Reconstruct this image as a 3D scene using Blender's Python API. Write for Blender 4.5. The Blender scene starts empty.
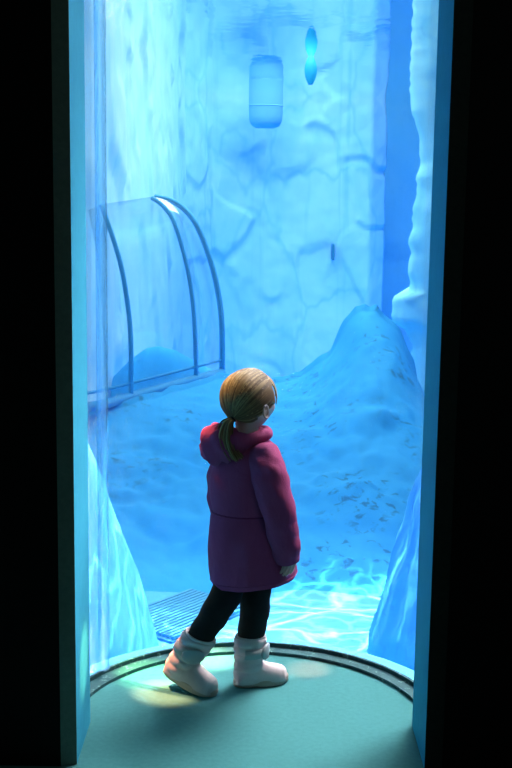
import bpy, bmesh, math, random
from mathutils import Vector, Matrix, noise
random.seed(7); noise.seed_set(11)
S = bpy.context.scene
C = S.collection
PI = math.pi

# ------------------------------------------------------------------ camera
FPX, CAM_H, ROLL = 1200.0, 1.68, math.radians(0.8)
PITCH = math.atan(195 / FPX)
Fv = Vector((0, math.cos(PITCH), -math.sin(PITCH)))
R0 = Vector((1, 0, 0)); U0 = Vector((0, math.sin(PITCH), math.cos(PITCH)))
Rv = R0 * math.cos(ROLL) + U0 * math.sin(ROLL)
Uv = -R0 * math.sin(ROLL) + U0 * math.cos(ROLL)
CAM = Vector((0, 0, CAM_H))
cd = bpy.data.cameras.new('camera'); cam = bpy.data.objects.new('camera', cd); C.objects.link(cam)
cd.sensor_width = 36; cd.lens = FPX / 768 * 36; cd.clip_start = 0.05; cd.clip_end = 200
cam.matrix_world = Matrix((
    (Rv.x, Uv.x, -Fv.x, CAM.x), (Rv.y, Uv.y, -Fv.y, CAM.y), (Rv.z, Uv.z, -Fv.z, CAM.z), (0, 0, 0, 1)))
S.camera = cam

def ray(x, y): return Fv + Rv * ((x - 256) / FPX) + Uv * ((384 - y) / FPX)
def at(x, y, Y):
    d = ray(x, y); return CAM + d * (Y / d.y)
def gr(x, y, h=0.0):
    d = ray(x, y); return CAM + d * ((h - CAM.z) / d.z)

# ------------------------------------------------------------------ world, view
S.view_settings.view_transform = 'Standard'; S.view_settings.look = 'None'
S.view_settings.exposure = 0.0; S.view_settings.gamma = 1.0
S.view_settings.use_curve_mapping = False
S.cycles.transparent_max_bounces = 24
S.cycles.max_bounces = 8; S.cycles.diffuse_bounces = 5
S.cycles.caustics_reflective = False; S.cycles.caustics_refractive = False
W = bpy.data.worlds.new('world'); S.world = W; W.use_nodes = True
W.node_tree.nodes['Background'].inputs[0].default_value = (0.35, 0.75, 1, 1)
W.node_tree.nodes['Background'].inputs[1].default_value = 0.15

# ------------------------------------------------------------------ lights
def aim(o, target):
    o.rotation_euler = (Vector(target) - o.location).to_track_quat('-Z', 'Y').to_euler()
def area(name, loc, target, sx, sy, power, col):
    l = bpy.data.lights.new(name, 'AREA'); l.shape = 'RECTANGLE'; l.size = sx; l.size_y = sy
    l.energy = power; l.color = col
    o = bpy.data.objects.new(name, l); C.objects.link(o); o.location = loc; aim(o, target); return o
def spot(name, loc, target, power, col, cone, blend=0.5, rad=0.01):
    l = bpy.data.lights.new(name, 'SPOT'); l.energy = power; l.color = col
    l.spot_size = math.radians(cone); l.spot_blend = blend; l.shadow_soft_size = rad
    o = bpy.data.objects.new(name, l); C.objects.link(o); o.location = loc; aim(o, target); return o
# daylight falling on the tank through the water surface
area('skylight_far', (0.4, 15.5, 6.0), (0.4, 15.6, 0), 5.0, 10.0, 1450, (0.80, 0.97, 1.0))
area('skylight_near', (0.2, 8.0, 5.6), (0.2, 8.0, 0), 4.0, 4.0, 135, (0.80, 0.97, 1.0))
# added fill lamp above the water, standing in for daylight in the viewing bay
bay = area('daylight_fill_bay', (2.0, 6.3, 4.4), (0.0, 3.8, 0.6), 3.0, 3.0, 185, (1.0, 0.98, 0.97))
bay.data.spread = math.radians(55)
# sun coming through the rippled water: bright caustic nets at the foot of the window
spot('sunbeam_left', (-0.25, 5.6, 7.0), (-0.70, 5.1, -0.2), 3000, (0.95, 1, 1), 13, 0.6, 0.003)
spot('sunbeam_right', (0.9, 5.9, 7.0), (0.70, 5.35, -0.3), 4800, (0.95, 1, 1), 19, 0.8, 0.004)
# sunlight split by the thick acrylic edge: small coloured patches on floor, hood and boot
for nm, tgt, pw, col, cone in (
        ('prism_yellow', (-0.16, 4.12, 0.0), 4500, (1.0, 0.85, 0.45), 5.0),
        ('prism_orange', (-0.29, 3.83, 0.0), 4500, (1.0, 0.33, 0.15), 5.2),
        ('prism_green', (-0.36, 3.97, 0.0), 3000, (0.65, 1.0, 0.35), 5.5),
        ('prism_hood', (-0.145, 3.86, 0.875), 2200, (1.0, 0.42, 0.22), 2.7),
        ('prism_hair', (-0.10, 3.84, 1.07), 500, (1.0, 0.62, 0.25), 3.6),
        ('prism_pink', (0.20, 4.04, 0.0), 2300, (1.0, 0.16, 0.08), 3.6),
        ('prism_jamb', (-0.51, 3.47, 0.26), 900, (1.0, 0.7, 0.3), 4.5)):
    spot(nm, {'prism_jamb': (1.4, 3.9, 2.0), 'prism_pink': (1.2, 4.5, 2.6)}.get(nm, (-1.30, 4.30, 2.60)), tgt, pw, col, cone, 0.85, 0.02)
# weak fill lamp added behind the viewer to brighten the left edge board
area('corridor_fill', (1.6, 0.8, 2.7), (-0.55, 3.3, 1.2), 0.5, 0.5, 6.0, (0.75, 1.0, 0.92))

# ------------------------------------------------------------------ materials
def mat(name, col, rough=0.6, spec=0.3, **kw):
    m = bpy.data.materials.new(name); m.use_nodes = True
    b = m.node_tree.nodes['Principled BSDF']
    b.inputs['Base Color'].default_value = (*col, 1); b.inputs['Roughness'].default_value = rough
    b.inputs['Specular IOR Level'].default_value = spec
    for k, v in kw.items(): b.inputs[k.replace('_', ' ')].default_value = v
    return m
class NT:
    def __init__(s, m): s.t = m.node_tree; s.n = s.t.nodes; s.l = s.t.links; s.b = s.n.get('Principled BSDF')
    def new(s, typ, **kw):
        n = s.n.new(typ)
        for k, v in kw.items():
            if k.startswith('i_'): n.inputs[k[2:].replace('_', ' ')].default_value = v
            else: setattr(n, k, v)
        return n
    def link(s, a, b): s.l.new(a, b)
    def math(s, op, a, b=None, c=None):
        n = s.n.new('ShaderNodeMath'); n.operation = op
        for i, v in enumerate((a, b, c)):
            if v is None: continue
            if isinstance(v, (int, float)): n.inputs[i].default_value = v
            else: s.l.new(v, n.inputs[i])
        return n.outputs[0]
    def coords(s, scale=(1, 1, 1), rot=(0, 0, 0)):
        tc = s.n.new('ShaderNodeTexCoord'); mp = s.n.new('ShaderNodeMapping')
        mp.inputs['Scale'].default_value = scale; mp.inputs['Rotation'].default_value = rot
        s.l.new(tc.outputs['Object'], mp.inputs['Vector']); return mp.outputs[0]
    def noise(s, vec, scale, detail=4, rough=0.55, dist=0.0):
        n = s.n.new('ShaderNodeTexNoise'); n.inputs['Scale'].default_value = scale
        n.inputs['Detail'].default_value = detail; n.inputs['Roughness'].default_value = rough
        n.inputs['Distortion'].default_value = dist
        s.l.new(vec, n.inputs['Vector']); return n.outputs[0]
    def ramp(s, fac, stops):
        r = s.n.new('ShaderNodeValToRGB'); e = r.color_ramp.elements
        while len(e) < len(stops): e.new(0.5)
        for q, (p, c) in zip(e, stops):
            q.position = p; q.color = (*c, 1) if len(c) == 3 else c
        s.l.new(fac, r.inputs[0]); return r.outputs[0]
    def mix(s, fac, a, b, blend='MIX'):
        n = s.n.new('ShaderNodeMix'); n.data_type = 'RGBA'; n.blend_type = blend
        for i, v in ((0, fac), (6, a), (7, b)):
            if isinstance(v, (int, float)): n.inputs[i].default_value = v
            elif isinstance(v, tuple): n.inputs[i].default_value = (*v, 1)
            else: s.l.new(v, n.inputs[i])
        return n.outputs[2]
    def bump(s, h, strength=0.3, dist=0.02, to=None):
        b = s.n.new('ShaderNodeBump'); b.inputs['Strength'].default_value = strength
        b.inputs['Distance'].default_value = dist; s.l.new(h, b.inputs['Height'])
        if to is None: to = s.b.inputs['Normal']
        s.l.new(b.outputs[0], to)

def speckled(name, c1, c2, scale=30, rough=0.6, bump=0.15, spec=0.3):
    m = mat(name, c1, rough, spec); t = NT(m); v = t.coords()
    n = t.noise(v, scale, 6)
    t.link(t.ramp(n, [(0.35, c1), (0.65, c2)]), t.b.inputs['Base Color'])
    t.bump(t.noise(v, scale * 4, 3), bump, 0.004)
    return m
M = {}
M['black'] = mat('black_paint', (0.006, 0.006, 0.0065), 0.9, 0.05)
M['floor'] = speckled('teal_floor_coating', (0.052, 0.20, 0.21), (0.062, 0.222, 0.232), 60, 0.8, 0.12, 0.06)
M['jamb'] = speckled('sea_grey_paint', (0.045, 0.38, 0.56), (0.052, 0.405, 0.59), 40, 0.85, 0.08, 0.08)
M['edge'] = speckled('dark_green_edge_paint', (0.08, 0.125, 0.112), (0.095, 0.145, 0.13), 60, 0.8, 0.3, 0.1)
# gasket with small paler specks
m = mat('wet_rubber_gasket', (0.03, 0.10, 0.115), 0.7, 0.2); t = NT(m); v = t.coords()
n = t.noise(v, 45, 4, 0.7)
t.link(t.ramp(n, [(0.58, (0.03, 0.10, 0.115)), (0.72, (0.25, 0.45, 0.42))]), t.b.inputs['Base Color']); M['gasket'] = m

# painted concrete of the pool: ice walls and blue rock
def ice(name, hi, lo, line, vs=1.0, seed=0.0, streak=0.35, fade=None):
    m = mat(name, hi, 0.75, 0.1); t = NT(m)
    v = t.coords((1.0 * vs, 1.0 * vs, 0.55 * vs), (0, 0.18, seed))
    n1 = t.noise(v, 0.9, 5, 0.6, 0.8)
    base = t.ramp(n1, [(0.32, lo), (0.62, hi)])
    # overlapping ice slabs: paler at one edge, a darker line along the other
    w = t.new('ShaderNodeTexVoronoi', voronoi_dimensions='3D', feature='DISTANCE_TO_EDGE', i_Scale=0.85)
    nz = t.new('ShaderNodeTexNoise', i_Scale=2.2, i_Detail=4.0); t.link(v, nz.inputs['Vector'])
    add = t.new('ShaderNodeVectorMath', operation='MULTIPLY_ADD'); t.link(nz.outputs['Color'], add.inputs[0])
    add.inputs[1].default_value = (0.5, 0.5, 0.5); t.link(v, add.inputs[2]); t.link(add.outputs[0], w.inputs['Vector'])
    e = t.ramp(w.outputs['Distance'], [(0.0, (1, 1, 1)), (0.035, (0, 0, 0))])
    c = t.mix(t.math('MULTIPLY', e, 0.45), base, line)
    vc = t.new('ShaderNodeTexVoronoi', voronoi_dimensions='3D', feature='F1', i_Scale=0.85)
    t.link(add.outputs[0], vc.inputs['Vector'])
    sep = t.new('ShaderNodeSeparateColor'); t.link(vc.outputs['Color'], sep.inputs[0])
    c = t.mix(t.math('MULTIPLY', sep.outputs[0], 0.35), c, lo)
    # long thin vertical brush strokes
    sv = t.coords((7, 7, 0.12))
    s1 = t.noise(sv, 1.2, 3, 0.6, 0.3)
    c = t.mix(t.math('MULTIPLY', t.ramp(s1, [(0.60, (0, 0, 0)), (0.72, (1, 1, 1))]), streak), c, line)
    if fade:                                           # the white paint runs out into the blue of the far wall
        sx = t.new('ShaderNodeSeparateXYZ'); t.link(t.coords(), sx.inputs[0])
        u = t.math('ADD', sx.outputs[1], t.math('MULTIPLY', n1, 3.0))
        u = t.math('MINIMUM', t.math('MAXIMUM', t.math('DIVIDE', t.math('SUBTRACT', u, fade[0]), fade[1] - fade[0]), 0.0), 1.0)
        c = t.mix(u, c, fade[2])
    t.link(c, t.b.inputs['Base Color'])
    t.bump(t.noise(t.coords(), 6, 5), 0.25, 0.03)
    return m
M['ice_far'] = ice('pale_ice_paint', (0.31, 0.66, 0.96), (0.21, 0.57, 0.94), (0.10, 0.46, 0.89))
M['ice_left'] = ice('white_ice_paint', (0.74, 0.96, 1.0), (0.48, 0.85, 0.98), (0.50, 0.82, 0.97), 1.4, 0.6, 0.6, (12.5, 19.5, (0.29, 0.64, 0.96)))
M['ice_right'] = ice('white_blue_ice_paint', (0.42, 0.88, 1.0), (0.26, 0.75, 0.97), (0.2, 0.62, 0.93), 1.3, 1.3, 0.2)
def rock(name, a, b, dark, speck=0.75):
    m = mat(name, a, 0.8, 0.1); t = NT(m); v = t.coords()
    n = t.noise(v, 1.3, 6, 0.6, 0.5)
    c = t.ramp(n, [(0.3, a), (0.7, b)])
    sp = t.noise(v, 14, 5, 0.6, 0.6); pl = t.noise(v, 1.6, 2)
    k = t.math('MULTIPLY', t.ramp(sp, [(0.56, (0, 0, 0)), (0.64, (1, 1, 1))]), t.ramp(pl, [(0.47, (0, 0, 0)), (0.60, (1, 1, 1))]))
    c = t.mix(t.math('MULTIPLY', k, speck), c, dark)
    t.link(c, t.b.inputs['Base Color'])
    t.bump(t.noise(v, 8, 5), 0.15, 0.04)
    return m
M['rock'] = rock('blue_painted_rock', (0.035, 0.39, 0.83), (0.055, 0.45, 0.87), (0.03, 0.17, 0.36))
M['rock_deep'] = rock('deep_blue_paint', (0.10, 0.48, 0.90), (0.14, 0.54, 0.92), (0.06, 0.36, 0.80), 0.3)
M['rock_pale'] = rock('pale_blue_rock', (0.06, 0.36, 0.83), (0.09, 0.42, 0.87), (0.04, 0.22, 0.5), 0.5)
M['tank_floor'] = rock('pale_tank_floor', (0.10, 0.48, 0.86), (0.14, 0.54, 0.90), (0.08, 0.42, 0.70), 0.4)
M['grate'] = mat('teal_grating', (0.06, 0.36, 0.60), 0.6)
M['grate_gap'] = mat('dark_drain', (0.04, 0.27, 0.50), 0.8)
M['frame_blue'] = mat('blue_grey_metal', (0.12, 0.52, 0.86), 0.6, 0.1)
M['float_blue'] = mat('blue_float_plastic', (0.17, 0.53, 0.93), 0.8, 0.1)
M['buoy'] = mat('turquoise_buoy_plastic', (0.03, 0.50, 0.70), 0.55)
M['marker'] = mat('dark_teal_marker', (0.02, 0.20, 0.34), 0.6)

# clear acrylic: light passes straight, faint mirror
def acrylic(name, tint, refl, rough=0.02, haze=0.0):
    m = bpy.data.materials.new(name); m.use_nodes = True; t = NT(m); t.n.remove(t.b)
    out = t.n['Material Output']
    tr = t.new('ShaderNodeBsdfTransparent'); tr.inputs[0].default_value = (*tint, 1)
    gl = t.new('ShaderNodeBsdfGlossy'); gl.inputs['Roughness'].default_value = rough
    lw = t.new('ShaderNodeLayerWeight'); lw.inputs[0].default_value = 0.25
    mx = t.new('ShaderNodeMixShader'); t.link(t.math('MULTIPLY', lw.outputs['Fresnel'], refl), mx.inputs[0])
    t.link(tr.outputs[0], mx.inputs[1]); t.link(gl.outputs[0], mx.inputs[2])
    last = mx.outputs[0]
    if haze:
        df = t.new('ShaderNodeBsdfDiffuse'); df.inputs[0].default_value = (0.7, 0.95, 1, 1)
        m2 = t.new('ShaderNodeMixShader'); m2.inputs[0].default_value = haze
        t.link(last, m2.inputs[1]); t.link(df.outputs[0], m2.inputs[2]); last = m2.outputs[0]
    t.link(last, out.inputs[0]); return m
M['pane'] = acrylic('clear_acrylic', (0.97, 0.99, 1.0), 0.25)
M['skin_acrylic'] = acrylic('hazed_clear_acrylic', (0.95, 0.985, 1.0), 0.3, 0.1, 0.02)  # faint white haze mixed in to stand for whitish reflections
# thick bonded acrylic edge with flow lines
m = bpy.data.materials.new('bonded_acrylic_edge'); m.use_nodes = True; t = NT(m); t.n.remove(t.b)
gb = t.new('ShaderNodeBsdfGlass'); gb.inputs['IOR'].default_value = 1.12; gb.inputs['Roughness'].default_value = 0.04
gb.inputs['Color'].default_value = (0.92, 0.98, 1.0, 1)
t.bump(t.noise(t.coords((9, 9, 1.1)), 4.0, 4, 0.55, 1.2), 0.7, 0.02, gb.inputs['Normal'])
tr = t.new('ShaderNodeBsdfTransparent'); tr.inputs[0].default_value = (0.86, 0.96, 1.0, 1)
mx = t.new('ShaderNodeMixShader'); mx.inputs[0].default_value = 0.35
t.link(tr.outputs[0], mx.inputs[1]); t.link(gb.outputs[0], mx.inputs[2]); t.link(mx.outputs[0], t.n['Material Output'].inputs[0])
M['seam'] = m

# water surface: steep light passes, caustic nets put into its transmission colour, shallow angles mirror
m = bpy.data.materials.new('rippled_water'); m.use_nodes = True; t = NT(m); t.n.remove(t.b)
v = t.coords()
nz = t.new('ShaderNodeTexNoise', i_Scale=5.0, i_Detail=4.0); t.link(v, nz.inputs['Vector'])
add = t.new('ShaderNodeVectorMath', operation='MULTIPLY_ADD'); t.link(nz.outputs['Color'], add.inputs[0])
add.inputs[1].default_value = (0.24, 0.24, 0.24); t.link(v, add.inputs[2])
def net(scale, width):
    w = t.new('ShaderNodeTexVoronoi', voronoi_dimensions='2D', feature='DISTANCE_TO_EDGE', i_Scale=scale)
    t.link(add.outputs[0], w.inputs['Vector'])
    a = t.math('SUBTRACT', 1.0, t.math('MINIMUM', t.math('DIVIDE', w.outputs['Distance'], width), 1.0))
    return t.math('POWER', a, 2.5)
def netv(sc, rot, scale, width):
    # painted caustic net stretched along one direction
    mp = t.new('ShaderNodeMapping'); mp.inputs['Scale'].default_value = sc; mp.inputs['Rotation'].default_value = (0, 0, rot)
    t.link(add.outputs[0], mp.inputs['Vector'])
    w = t.new('ShaderNodeTexVoronoi', voronoi_dimensions='2D', feature='DISTANCE_TO_EDGE', i_Scale=scale)
    t.link(mp.outputs[0], w.inputs['Vector'])
    q = t.math('SUBTRACT', 1.0, t.math('MINIMUM', t.math('DIVIDE', w.outputs['Distance'], width), 1.0))
    return t.math('POWER', q, 2.5)
kr = t.math('ADD', t.math('MULTIPLY', netv((.62, 1.15, 1), 0.12, 8.0, 0.15), 3.2), t.math('MULTIPLY', netv((.7, 1.3, 1), -.2, 14.0, 0.22), 1.2))
kl = t.math('ADD', t.math('MULTIPLY', t.math('POWER', netv((1.5, .26, 1), 0.35, 17.0, 0.2), 1.8), 5.5), t.math('MULTIPLY', t.math('POWER', netv((1.7, .4, 1), 0.2, 34.0, 0.2), 1.6), 1.6))
sx0 = t.new('ShaderNodeSeparateXYZ'); t.link(v, sx0.inputs[0])
side = t.math('MINIMUM', t.math('MAXIMUM', t.math('MULTIPLY', t.math('ADD', sx0.outputs[0], 0.05), 4.0), 0.0), 1.0)
k = t.math('ADD', t.math('MULTIPLY', kr, side), t.math('MULTIPLY', kl, t.math('SUBTRACT', 1.0, side)))
k = t.math('ADD', k, 0.09)
sx = t.new('ShaderNodeSeparateXYZ'); t.link(v, sx.inputs[0])
far = t.math('MINIMUM', t.math('MAXIMUM', t.math('DIVIDE', t.math('SUBTRACT', sx.outputs[1], 6.6), 1.6), 0.0), 1.0)   # painted caustic net evens out away from the window
k = t.math('ADD', t.math('MULTIPLY', k, t.math('SUBTRACT', 1.0, far)), t.math('MULTIPLY', far, 0.85))
cc = t.new('ShaderNodeCombineColor'); [t.link(k, cc.inputs[i]) for i in range(3)]
tr = t.new('ShaderNodeBsdfTransparent'); t.link(cc.outputs[0], tr.inputs[0])
gl = t.new('ShaderNodeBsdfGlossy'); gl.inputs['Roughness'].default_value = 0.03; gl.inputs['Color'].default_value = (0.95, 0.99, 1, 1)
t.bump(t.noise(t.coords((1, 0.6, 1)), 2.2, 4, 0.55), 0.10, 0.05, gl.inputs['Normal'])
lw = t.new('ShaderNodeLayerWeight'); lw.inputs[0].default_value = 0.5
mx = t.new('ShaderNodeMixShader')
t.link(t.ramp(lw.outputs['Facing'], [(0.34, (0, 0, 0)), (0.46, (1, 1, 1))]), mx.inputs[0])
t.link(tr.outputs[0], mx.inputs[1]); t.link(gl.outputs[0], mx.inputs[2]); t.link(mx.outputs[0], t.n['Material Output'].inputs[0])
M['water'] = m

# ------------------------------------------------------------------ mesh helpers
def origin(o):
    p = Vector((0, 0, 0))
    while o: p += o.location; o = o.parent
    return p
def obj(name, bm, m, parent=None, smooth=True, kind=None):
    """link bm (built in world coordinates) as one mesh object"""
    off = origin(parent) if parent else Vector((0, 0, 0))
    bm.normal_update()
    for v in bm.verts: v.co -= off
    me = bpy.data.meshes.new(name); bm.to_mesh(me); bm.free()
    o = bpy.data.objects.new(name, me); C.objects.link(o)
    me.materials.append(M[m] if isinstance(m, str) else m)
    if smooth:
        for p in me.polygons: p.use_smooth = True
    if parent: o.parent = parent
    if kind: o['kind'] = kind
    return o
def struct(name, bm, m, parent=None, smooth=False): return obj(name, bm, m, parent, smooth, None if parent else 'structure')
def thing(name, label, cat, loc=(0, 0, 0)):
    o = bpy.data.objects.new(name, None); C.objects.link(o); o.location = loc; o.empty_display_size = 0.1
    o['label'] = label; o['category'] = cat; return o
def tag(o, label, cat):
    o['label'] = label; o['category'] = cat; return o
def box(bm, a, b, bev=0.0):
    a, b = Vector(a), Vector(b); c = (a + b) / 2; d = b - a
    r = bmesh.ops.create_cube(bm, size=1.0, matrix=Matrix.Translation(c) @ Matrix.Diagonal((d.x, d.y, d.z, 1)))
    if bev:
        es = list({e for v in r['verts'] for e in v.link_edges})
        bmesh.ops.bevel(bm, geom=es, offset=bev, segments=2, affect='EDGES', profile=0.5)
    return bm
def loft(bm, rings, closed=True, cap=True, loop=False):
    vs = [[bm.verts.new(p) for p in r] for r in rings]
    n = len(vs[0]); k = len(vs)
    for i in range(k if loop else k - 1):
        a, b = vs[i], vs[(i + 1) % k]
        for j in range(n if closed else n - 1):
            bm.faces.new((a[j], a[(j + 1) % n], b[(j + 1) % n], b[j]))
    if cap and not loop and closed:
        bm.faces.new(list(reversed(vs[0]))); bm.faces.new(vs[-1])
    return bm
def frame(t):
    t = t.normalized(); a = Vector((0, 0, 1)) if abs(t.z) < 0.9 else Vector((0, 1, 0))
    x = a.cross(t).normalized(); return x, t.cross(x)
def frames(pts, loop=False):
    k = len(pts); out = []; x = None
    for i in range(k):
        if loop: t = pts[(i + 1) % k] - pts[i - 1]
        else: t = pts[min(i + 1, k - 1)] - pts[max(i - 1, 0)]
        if t.length < 1e-9: t = Vector((0, 0, 1))
        t = t.normalized()
        if x is None or loop: x = frame(t)[0]
        else:
            x = x - t * x.dot(t); x = x.normalized() if x.length > 1e-6 else frame(t)[0]
        out.append((x, t.cross(x)))
    return out
def tube(bm, pts, rad, n=12, loop=False, wob=None, flat=1.0):
    pts = [Vector(p) for p in pts]; k = len(pts); rings = []
    fr = frames(pts, loop)
    for i, p in enumerate(pts):
        x, y = fr[i]; r = rad[i] if isinstance(rad, (list, tuple)) else rad
        ring = []
        for j in range(n):
            a = 2 * PI * j / n
            q = p + (x * math.cos(a) + y * math.sin(a) * flat) * r
            if wob: q += (q - p).normalized() * wob(q)
            ring.append(q)
        rings.append(ring)
    return loft(bm, rings, loop=loop)
def spline(pts, n):
    """Catmull-Rom through tuples (any length)"""
    out = []; k = len(pts)
    for i in range(n):
        u = i / (n - 1) * (k - 1); s = min(int(u), k - 2); f = u - s
        p = [pts[min(max(s + d, 0), k - 1)] for d in (-1, 0, 1, 2)]
        out.append(tuple(0.5 * (2 * b + (c - a) * f + (2 * a - 5 * b + 4 * c - d) * f * f + (3 * b - a - 3 * c + d) * f ** 3)
                         for a, b, c, d in zip(*p)))
    return out
def grid(bm, fn, nu, nv):
    vs = [[bm.verts.new(fn(i / (nu - 1), j / (nv - 1))) for j in range(nv)] for i in range(nu)]
    for i in range(nu - 1):
        for j in range(nv - 1): bm.faces.new((vs[i][j], vs[i + 1][j], vs[i + 1][j + 1], vs[i][j + 1]))
    return vs
def interp(x, pts):
    if x <= pts[0][0]: return pts[0][1]
    for (a, b), (c, d) in zip(pts, pts[1:]):
        if x <= c: return b + (d - b) * (x - a) / (c - a)
    return pts[-1][1]
def sst(a, b, x):
    t = min(1, max(0, (x - a) / (b - a))); return t * t * (3 - 2 * t)
def fbm(p, o=4): return noise.fractal(Vector(p), 1.0, 2.0, o)
def voxel(bm, size, smooth=3):
    """fuse overlapping closed shapes into one continuous surface"""
    me = bpy.data.meshes.new('tmp'); bm.to_mesh(me); bm.free()
    o = bpy.data.objects.new('tmp', me); C.objects.link(o)
    r = o.modifiers.new('r', 'REMESH'); r.mode = 'VOXEL'; r.voxel_size = size
    if smooth:
        s = o.modifiers.new('s', 'SMOOTH'); s.iterations = smooth; s.factor = 0.5
    dg = bpy.context.evaluated_depsgraph_get(); dg.update()
    m2 = bpy.data.meshes.new_from_object(o.evaluated_get(dg))
    out = bmesh.new(); out.from_mesh(m2)
    bpy.data.objects.remove(o); bpy.data.meshes.remove(me); bpy.data.meshes.remove(m2)
    return out

# ------------------------------------------------------------------ the viewing bay
CY, RAD = 3.61, 0.625            # turret centre and radius
XL, XR = -0.512, 0.512           # opening between the jambs
YN, YF = 3.31, 3.595             # near and far edge of the jambs
TOP = 3.05
ZT = -0.45                       # floor of the tank
# booth floor: half disc inside the turret joined to the corridor floor
bm = bmesh.new()
out = [(-2.4, -1.4), (2.4, -1.4), (2.4, YF + .06), (RAD - .005, YF + .06)]
out += [((RAD - .005) * math.cos(a), CY + (RAD - .005) * math.sin(a)) for a in [PI * (i + 1) / 65 for i in range(64)]]
out += [(-RAD + .005, YF + .06), (-2.4, YF + .06)]
top = [bm.verts.new((x, y, 0)) for x, y in out]; bot = [bm.verts.new((x, y, -0.5)) for x, y in out]
bm.faces.new(top); bm.faces.new(list(reversed(bot)))
for i in range(len(out)):
    j = (i + 1) % len(out); bm.faces.new((top[j], top[i], bot[i], bot[j]))
struct('floor', bm, 'floor')
# walls with a painted reveal
struct('wall_left', box(bmesh.new(), (-2.4, YN - .0150, 0), (XL - .045, YF + .06, 4.2)), 'black')
struct('wall_right', box(bmesh.new(), (XR + .05, YN - .011, 0), (2.4, YF + .06, 4.2)), 'black')
struct('wall_above_window', box(bmesh.new(), (XL - .045, YN, TOP), (XR + .05, YF + .06, 4.2)), 'black')
struct('wall_corridor_left', box(bmesh.new(), (-2.5, -1.4, 0), (-2.4, YF + .06, 4.2)), 'black')
struct('wall_corridor_right', box(bmesh.new(), (2.4, -1.4, 0), (2.5, YF + .06, 4.2)), 'black')
struct('wall_rear', box(bmesh.new(), (-2.5, -1.5, 0), (2.5, -1.4, 4.2)), 'black')
struct('ceiling', box(bmesh.new(), (-2.4, -1.4, TOP), (2.4, YN, TOP + .1)), 'black')
def jamb(x0, x1, chamfer):
    """board lining the opening, x0 = inner face, x1 = wall side"""
    s = 1 if x1 > x0 else -1
    prof = [(x0, YF), (x0, YN), (x1, YN - (0.012 if chamfer else 0)), (x1, YF)]
    bm = bmesh.new(); a = [bm.verts.new((x, y, 0)) for x, y in prof]; b = [bm.verts.new((x, y, TOP)) for x, y in prof]
    n = 4
    for i in range(n): bm.faces.new((a[i], a[(i + 1) % n], b[(i + 1) % n], b[i]))
    bm.faces.new(a); bm.faces.new(b); bmesh.ops.recalc_face_normals(bm, faces=bm.faces); return bm
j = struct('trim_1', jamb(XL, XL - .045, True), 'jamb')
def edge_board(x0, x1, d0, d1, m, nm):
    bm = bmesh.new(); prof = [(x0, YN), (x0, YN - d0), (x1, YN - d1), (x1, YN)]
    a = [bm.verts.new((x, y, 0)) for x, y in prof]; b = [bm.verts.new((x, y, TOP)) for x, y in prof]
    for i in range(4): bm.faces.new((a[i], a[(i + 1) % 4], b[(i + 1) % 4], b[i]))
    bm.faces.new(a); bm.faces.new(b); bmesh.ops.recalc_face_normals(bm, faces=bm.faces)
    struct(nm, bm, m)
edge_board(XL, XL - .045, 0.002, 0.014, 'edge', 'trim_2')
struct('trim_3', jamb(XR, XR + .05, False), 'jamb')
M['edge_shaded'] = speckled('shaded_edge_paint', (0.012, 0.017, 0.016), (0.016, 0.022, 0.02), 60, 0.85, 0.3, 0.1)  # right board gets less light; that shade is put into its colour
edge_board(XR, XR + .05, 0.002, 0.010, 'edge_shaded', 'trim_4')

# curved acrylic window with gasket and bonded edge
def arc_wall(r0, r1, z0, z1, n=72, a0=0.0, a1=PI):
    bm = bmesh.new(); rings = []
    for i in range(n + 1):
        a = a0 + (a1 - a0) * i / n; c, s = math.cos(a), math.sin(a)
        rings.append([(r0 * c, CY + r0 * s, z0), (r1 * c, CY + r1 * s, z0), (r1 * c, CY + r1 * s, z1), (r0 * c, CY + r0 * s, z1)])
    loft(bm, rings); bmesh.ops.recalc_face_normals(bm, faces=bm.faces); return bm
win = struct('window_1', arc_wall(RAD, RAD + .035, 0.004, TOP), 'pane', smooth=False)
for p in win.data.polygons: p.use_smooth = abs(p.normal.z) < .5
obj('gasket', arc_wall(RAD - .062, RAD + .0, 0.001, 0.012), 'gasket', win, False)
obj('cap_ring', arc_wall(RAD - .02, RAD + .06, TOP - .02, TOP + .06), 'black', win, False)
obj('sealant_bead', arc_wall(RAD - .012, RAD - .001, 0.012, 0.026), 'gasket', win, False)
a_s = math.atan2(at(97, 400, 3.96).y - CY, at(97, 400, 3.96).x)
obj('bonded_edge', arc_wall(RAD - .03, RAD - .002, 0.03, TOP - .02, 6, a_s - 0.012, a_s + .03), 'seam', win, True)
# sill apron of the turret below the pane, on the tank side
struct('trim_5', arc_wall(RAD + .0, RAD + .09, -0.5, 0.003), 'rock_deep')

# ------------------------------------------------------------------ the tank
ZD = -2.7                        # deep floor beyond the mound
bm = bmesh.new(); box(bm, (-5, YF + .07, ZD - .2), (5, 6.6, ZT)); struct('floor_tank', bm, 'tank_floor')
bm = bmesh.new(); box(bm, (-5, 6.6, ZD - .2), (5, 24, ZD)); struct('floor_deep', bm, 'tank_floor')
SURF = 3.17
bm = bmesh.new(); box(bm, (-4.6, YF + .07, SURF), (4.6, 23.6, SURF + .002))
bm.free(); bm = bmesh.new()
vs = [bm.verts.new(p) for p in ((-4.6, YF + .07, SURF), (4.6, YF + .07, SURF), (4.6, 23.6, SURF), (-4.6, 23.6, SURF))]; bm.faces.new(vs)
o = obj('water_surface', bm, 'water', None, False); o['kind'] = 'structure'

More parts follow.
